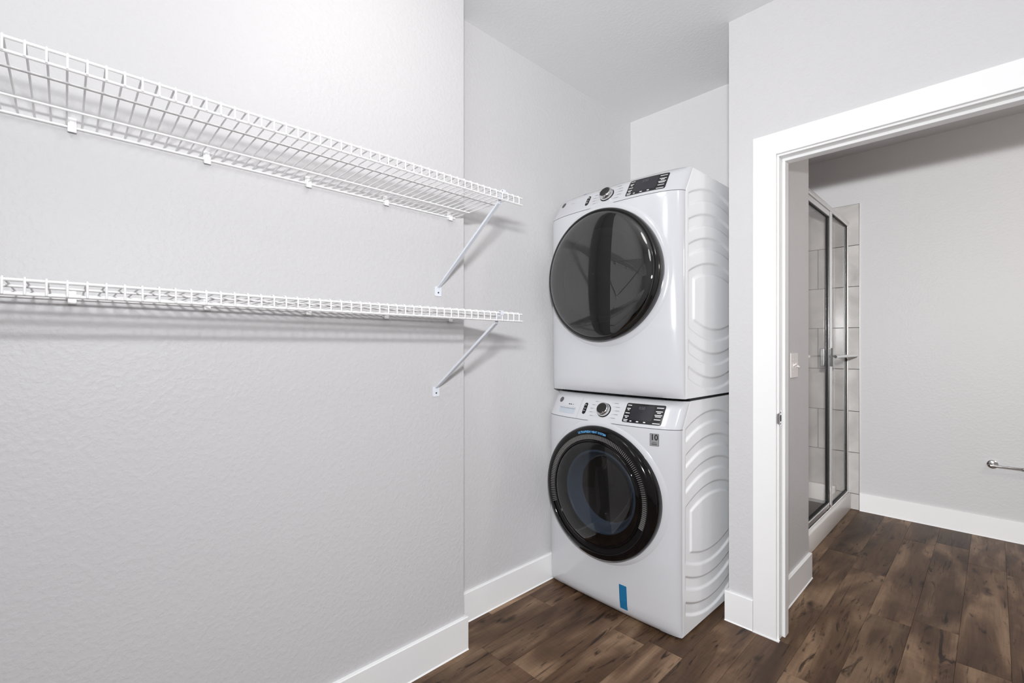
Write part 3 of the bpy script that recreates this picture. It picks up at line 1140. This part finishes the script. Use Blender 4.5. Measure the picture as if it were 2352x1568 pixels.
ppart('curb', 'pan', -0.862, -0.770, SY0 + 0.001, TILE_F - 0.001, 0.0, 0.124)
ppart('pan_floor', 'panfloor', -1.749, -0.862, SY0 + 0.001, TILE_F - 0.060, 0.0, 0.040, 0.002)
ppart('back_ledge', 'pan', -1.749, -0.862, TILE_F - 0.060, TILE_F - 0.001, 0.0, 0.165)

enc = empty('shower_enclosure', (GX, SY0, 0.124))
tag(enc, 'chrome framed glass shower enclosure behind the doorway', 'shower door')


def epart(name, mat, x0, x1, y0, y1, z0, z1, bevel=0.003, parent=None, label=None):
    return MB().box(x0 - GX, x1 - GX, y0 - SY0, y1 - SY0, z0 - 0.124, z1 - 0.124).build(name, mat, parent or enc, bevel=bevel, seg=2, label=label)


YM = 3.80                       # mullion between door and fixed pane
HT = 2.222
epart('header_rail', 'alu', GX - 0.018, GX + 0.018, SY0 + 0.002, TILE_F - 0.001, HT - 0.034, HT, 0.008)
epart('sill_track', 'chrome', GX - 0.016, GX + 0.016, SY0 + 0.002, TILE_F - 0.001, 0.124, 0.140, 0.003)
epart('wall_jamb', 'alu', GX - 0.014, GX + 0.014, TILE_F - 0.018, TILE_F - 0.001, 0.140, HT - 0.034)
epart('wall_jamb', 'alu', GX - 0.014, GX + 0.014, SY0 + 0.002, SY0 + 0.024, 0.140, HT - 0.034)
epart('mullion', 'alu', GX - 0.014, GX + 0.018, YM + 0.012, YM + 0.040, 0.140, HT - 0.034)
fp = epart('fixed_pane', 'shglass', GX - 0.003, GX + 0.003, YM + 0.042, TILE_F - 0.026, 0.150, HT - 0.042, 0)
epart('gasket_strip', 'gasket', GX - 0.007, GX + 0.007, TILE_F - 0.026, TILE_F - 0.018, 0.140, HT - 0.034, 0, fp)
epart('gasket_strip', 'gasket', GX - 0.007, GX + 0.007, YM + 0.040, TILE_F - 0.018, 0.140, 0.150, 0, fp)
epart('gasket_strip', 'gasket', GX - 0.007, GX + 0.007, YM + 0.040, TILE_F - 0.018, HT - 0.042, HT - 0.034, 0, fp)
# hinged glass door with its own frame
door = epart('door_stile', 'chrome', GX - 0.013, GX + 0.017, YM - 0.026, YM + 0.004, 0.150, HT - 0.040, 0.004, None, 'chrome closing stile of the glass door')
epart('door_stile', 'chrome', GX - 0.013, GX + 0.017, SY0 + 0.030, SY0 + 0.060, 0.150, HT - 0.040, 0.004)
epart('door_rail', 'alu', GX - 0.013, GX + 0.015, SY0 + 0.060, YM - 0.026, HT - 0.075, HT - 0.040, 0.004)
epart('door_rail', 'alu', GX - 0.013, GX + 0.015, SY0 + 0.060, YM - 0.026, 0.150, 0.182, 0.004)
dp = epart('door_pane', 'shglass', GX - 0.003, GX + 0.003, SY0 + 0.066, YM - 0.040, 0.190, HT - 0.083, 0)
epart('gasket_strip', 'gasket', GX - 0.008, GX + 0.008, YM - 0.040, YM - 0.026, 0.182, HT - 0.075, 0, dp)
epart('gasket_strip', 'gasket', GX - 0.008, GX + 0.008, SY0 + 0.060, YM - 0.026, HT - 0.083, HT - 0.075, 0, dp)
epart('gasket_strip', 'gasket', GX - 0.008, GX + 0.008, SY0 + 0.060, YM - 0.026, 0.182, 0.190, 0, dp)
hd = epart('door_handle', 'chrome', GX + 0.017, GX + 0.036, YM - 0.020, YM - 0.002, 1.118, 1.243, 0.004)
epart('inner_grip', 'chrome', GX - 0.036, GX - 0.013, YM - 0.060, YM - 0.020, 1.118, 1.243, 0.004, hd)
# towel bar standing off the fixed pane
tb = MB()
bx, bz = -0.722 - GX, 1.187 - 0.124
tb.tube([(bx, 3.63 - SY0, bz), (bx, 4.27 - SY0, bz)], 0.009, 12)
tbo = tb.build('towel_bar', 'chrome', enc, smooth=50)
for y in (3.90, 4.20):
    MB().tube([(bx, y - SY0, bz), (0.004, y - SY0, bz)], 0.006, 10).build('bar_standoff', 'chrome', tbo, smooth=50)

# ------------------------------------------------------------------ small bathroom things
sw = empty('light_switch', (PX1, 2.632, 1.159))
tag(sw, 'white double toggle light switch plate on the bathroom wall', 'light switch')
pl = MB().prism(rrect(-0.058, 0.058, -0.0615, 0.0615, 0.005, 4), 'x', 0.0003, 0.0055)
plate = pl.build('cover_plate', 'switch', sw, bevel=0.0015, seg=2)
for y in (-0.023, 0.023):
    MB().box(0.0055, 0.0065, y - 0.006, y + 0.006, -0.013, 0.013).build('toggle_slot', 'switch', sw)
    tg = MB()
    up = 1 if y < 0 else -1
    tg.add([(0.0055, y - 0.004, -0.006), (0.0055, y + 0.004, -0.006), (0.0055, y + 0.004, 0.006), (0.0055, y - 0.004, 0.006),
            (0.022, y - 0.003, 0.008 * up - 0.003), (0.022, y + 0.003, 0.008 * up - 0.003), (0.022, y + 0.003, 0.008 * up + 0.003), (0.022, y - 0.003, 0.008 * up + 0.003)],
           [(0, 3, 2, 1), (4, 5, 6, 7), (0, 1, 5, 4), (1, 2, 6, 5), (2, 3, 7, 6), (3, 0, 4, 7)])
    tg.build('toggle', 'switch', sw, bevel=0.0008, seg=2)
    for z in (-0.030, 0.030):
        MB().tube([(0.0054, y, z), (0.0066, y, z)], 0.003, 10).build('plate_screw', 'switch', sw)

tp = empty('toilet_paper_holder', (-0.010, SY1, 0.483))
tag(tp, 'chrome toilet paper holder arm on the far bathroom wall', 'paper holder')
ros = MB()
ros.lathe_y([(0.001, -0.016), (0.020, -0.016), (0.0265, -0.012), (0.0275, -0.004), (0.0275, -0.0005)], 0, 0, 40)
ros.build('rosette', 'chrome', tp, smooth=40)
MB().tube([(0, -0.012, 0), (0, -0.045, 0), (0.0, -0.056, -0.001)], [0.009, 0.008, 0.008], 16).build('post', 'chrome', tp, smooth=50)
MB().tube([(-0.010, -0.056, -0.001), (0.125, -0.056, -0.001), (0.130, -0.056, -0.001), (0.134, -0.056, -0.001), (0.190, -0.056, -0.001)], [0.0075, 0.0075, 0.0095, 0.0105, 0.0105], 16).build('arm', 'chrome', tp, smooth=50)
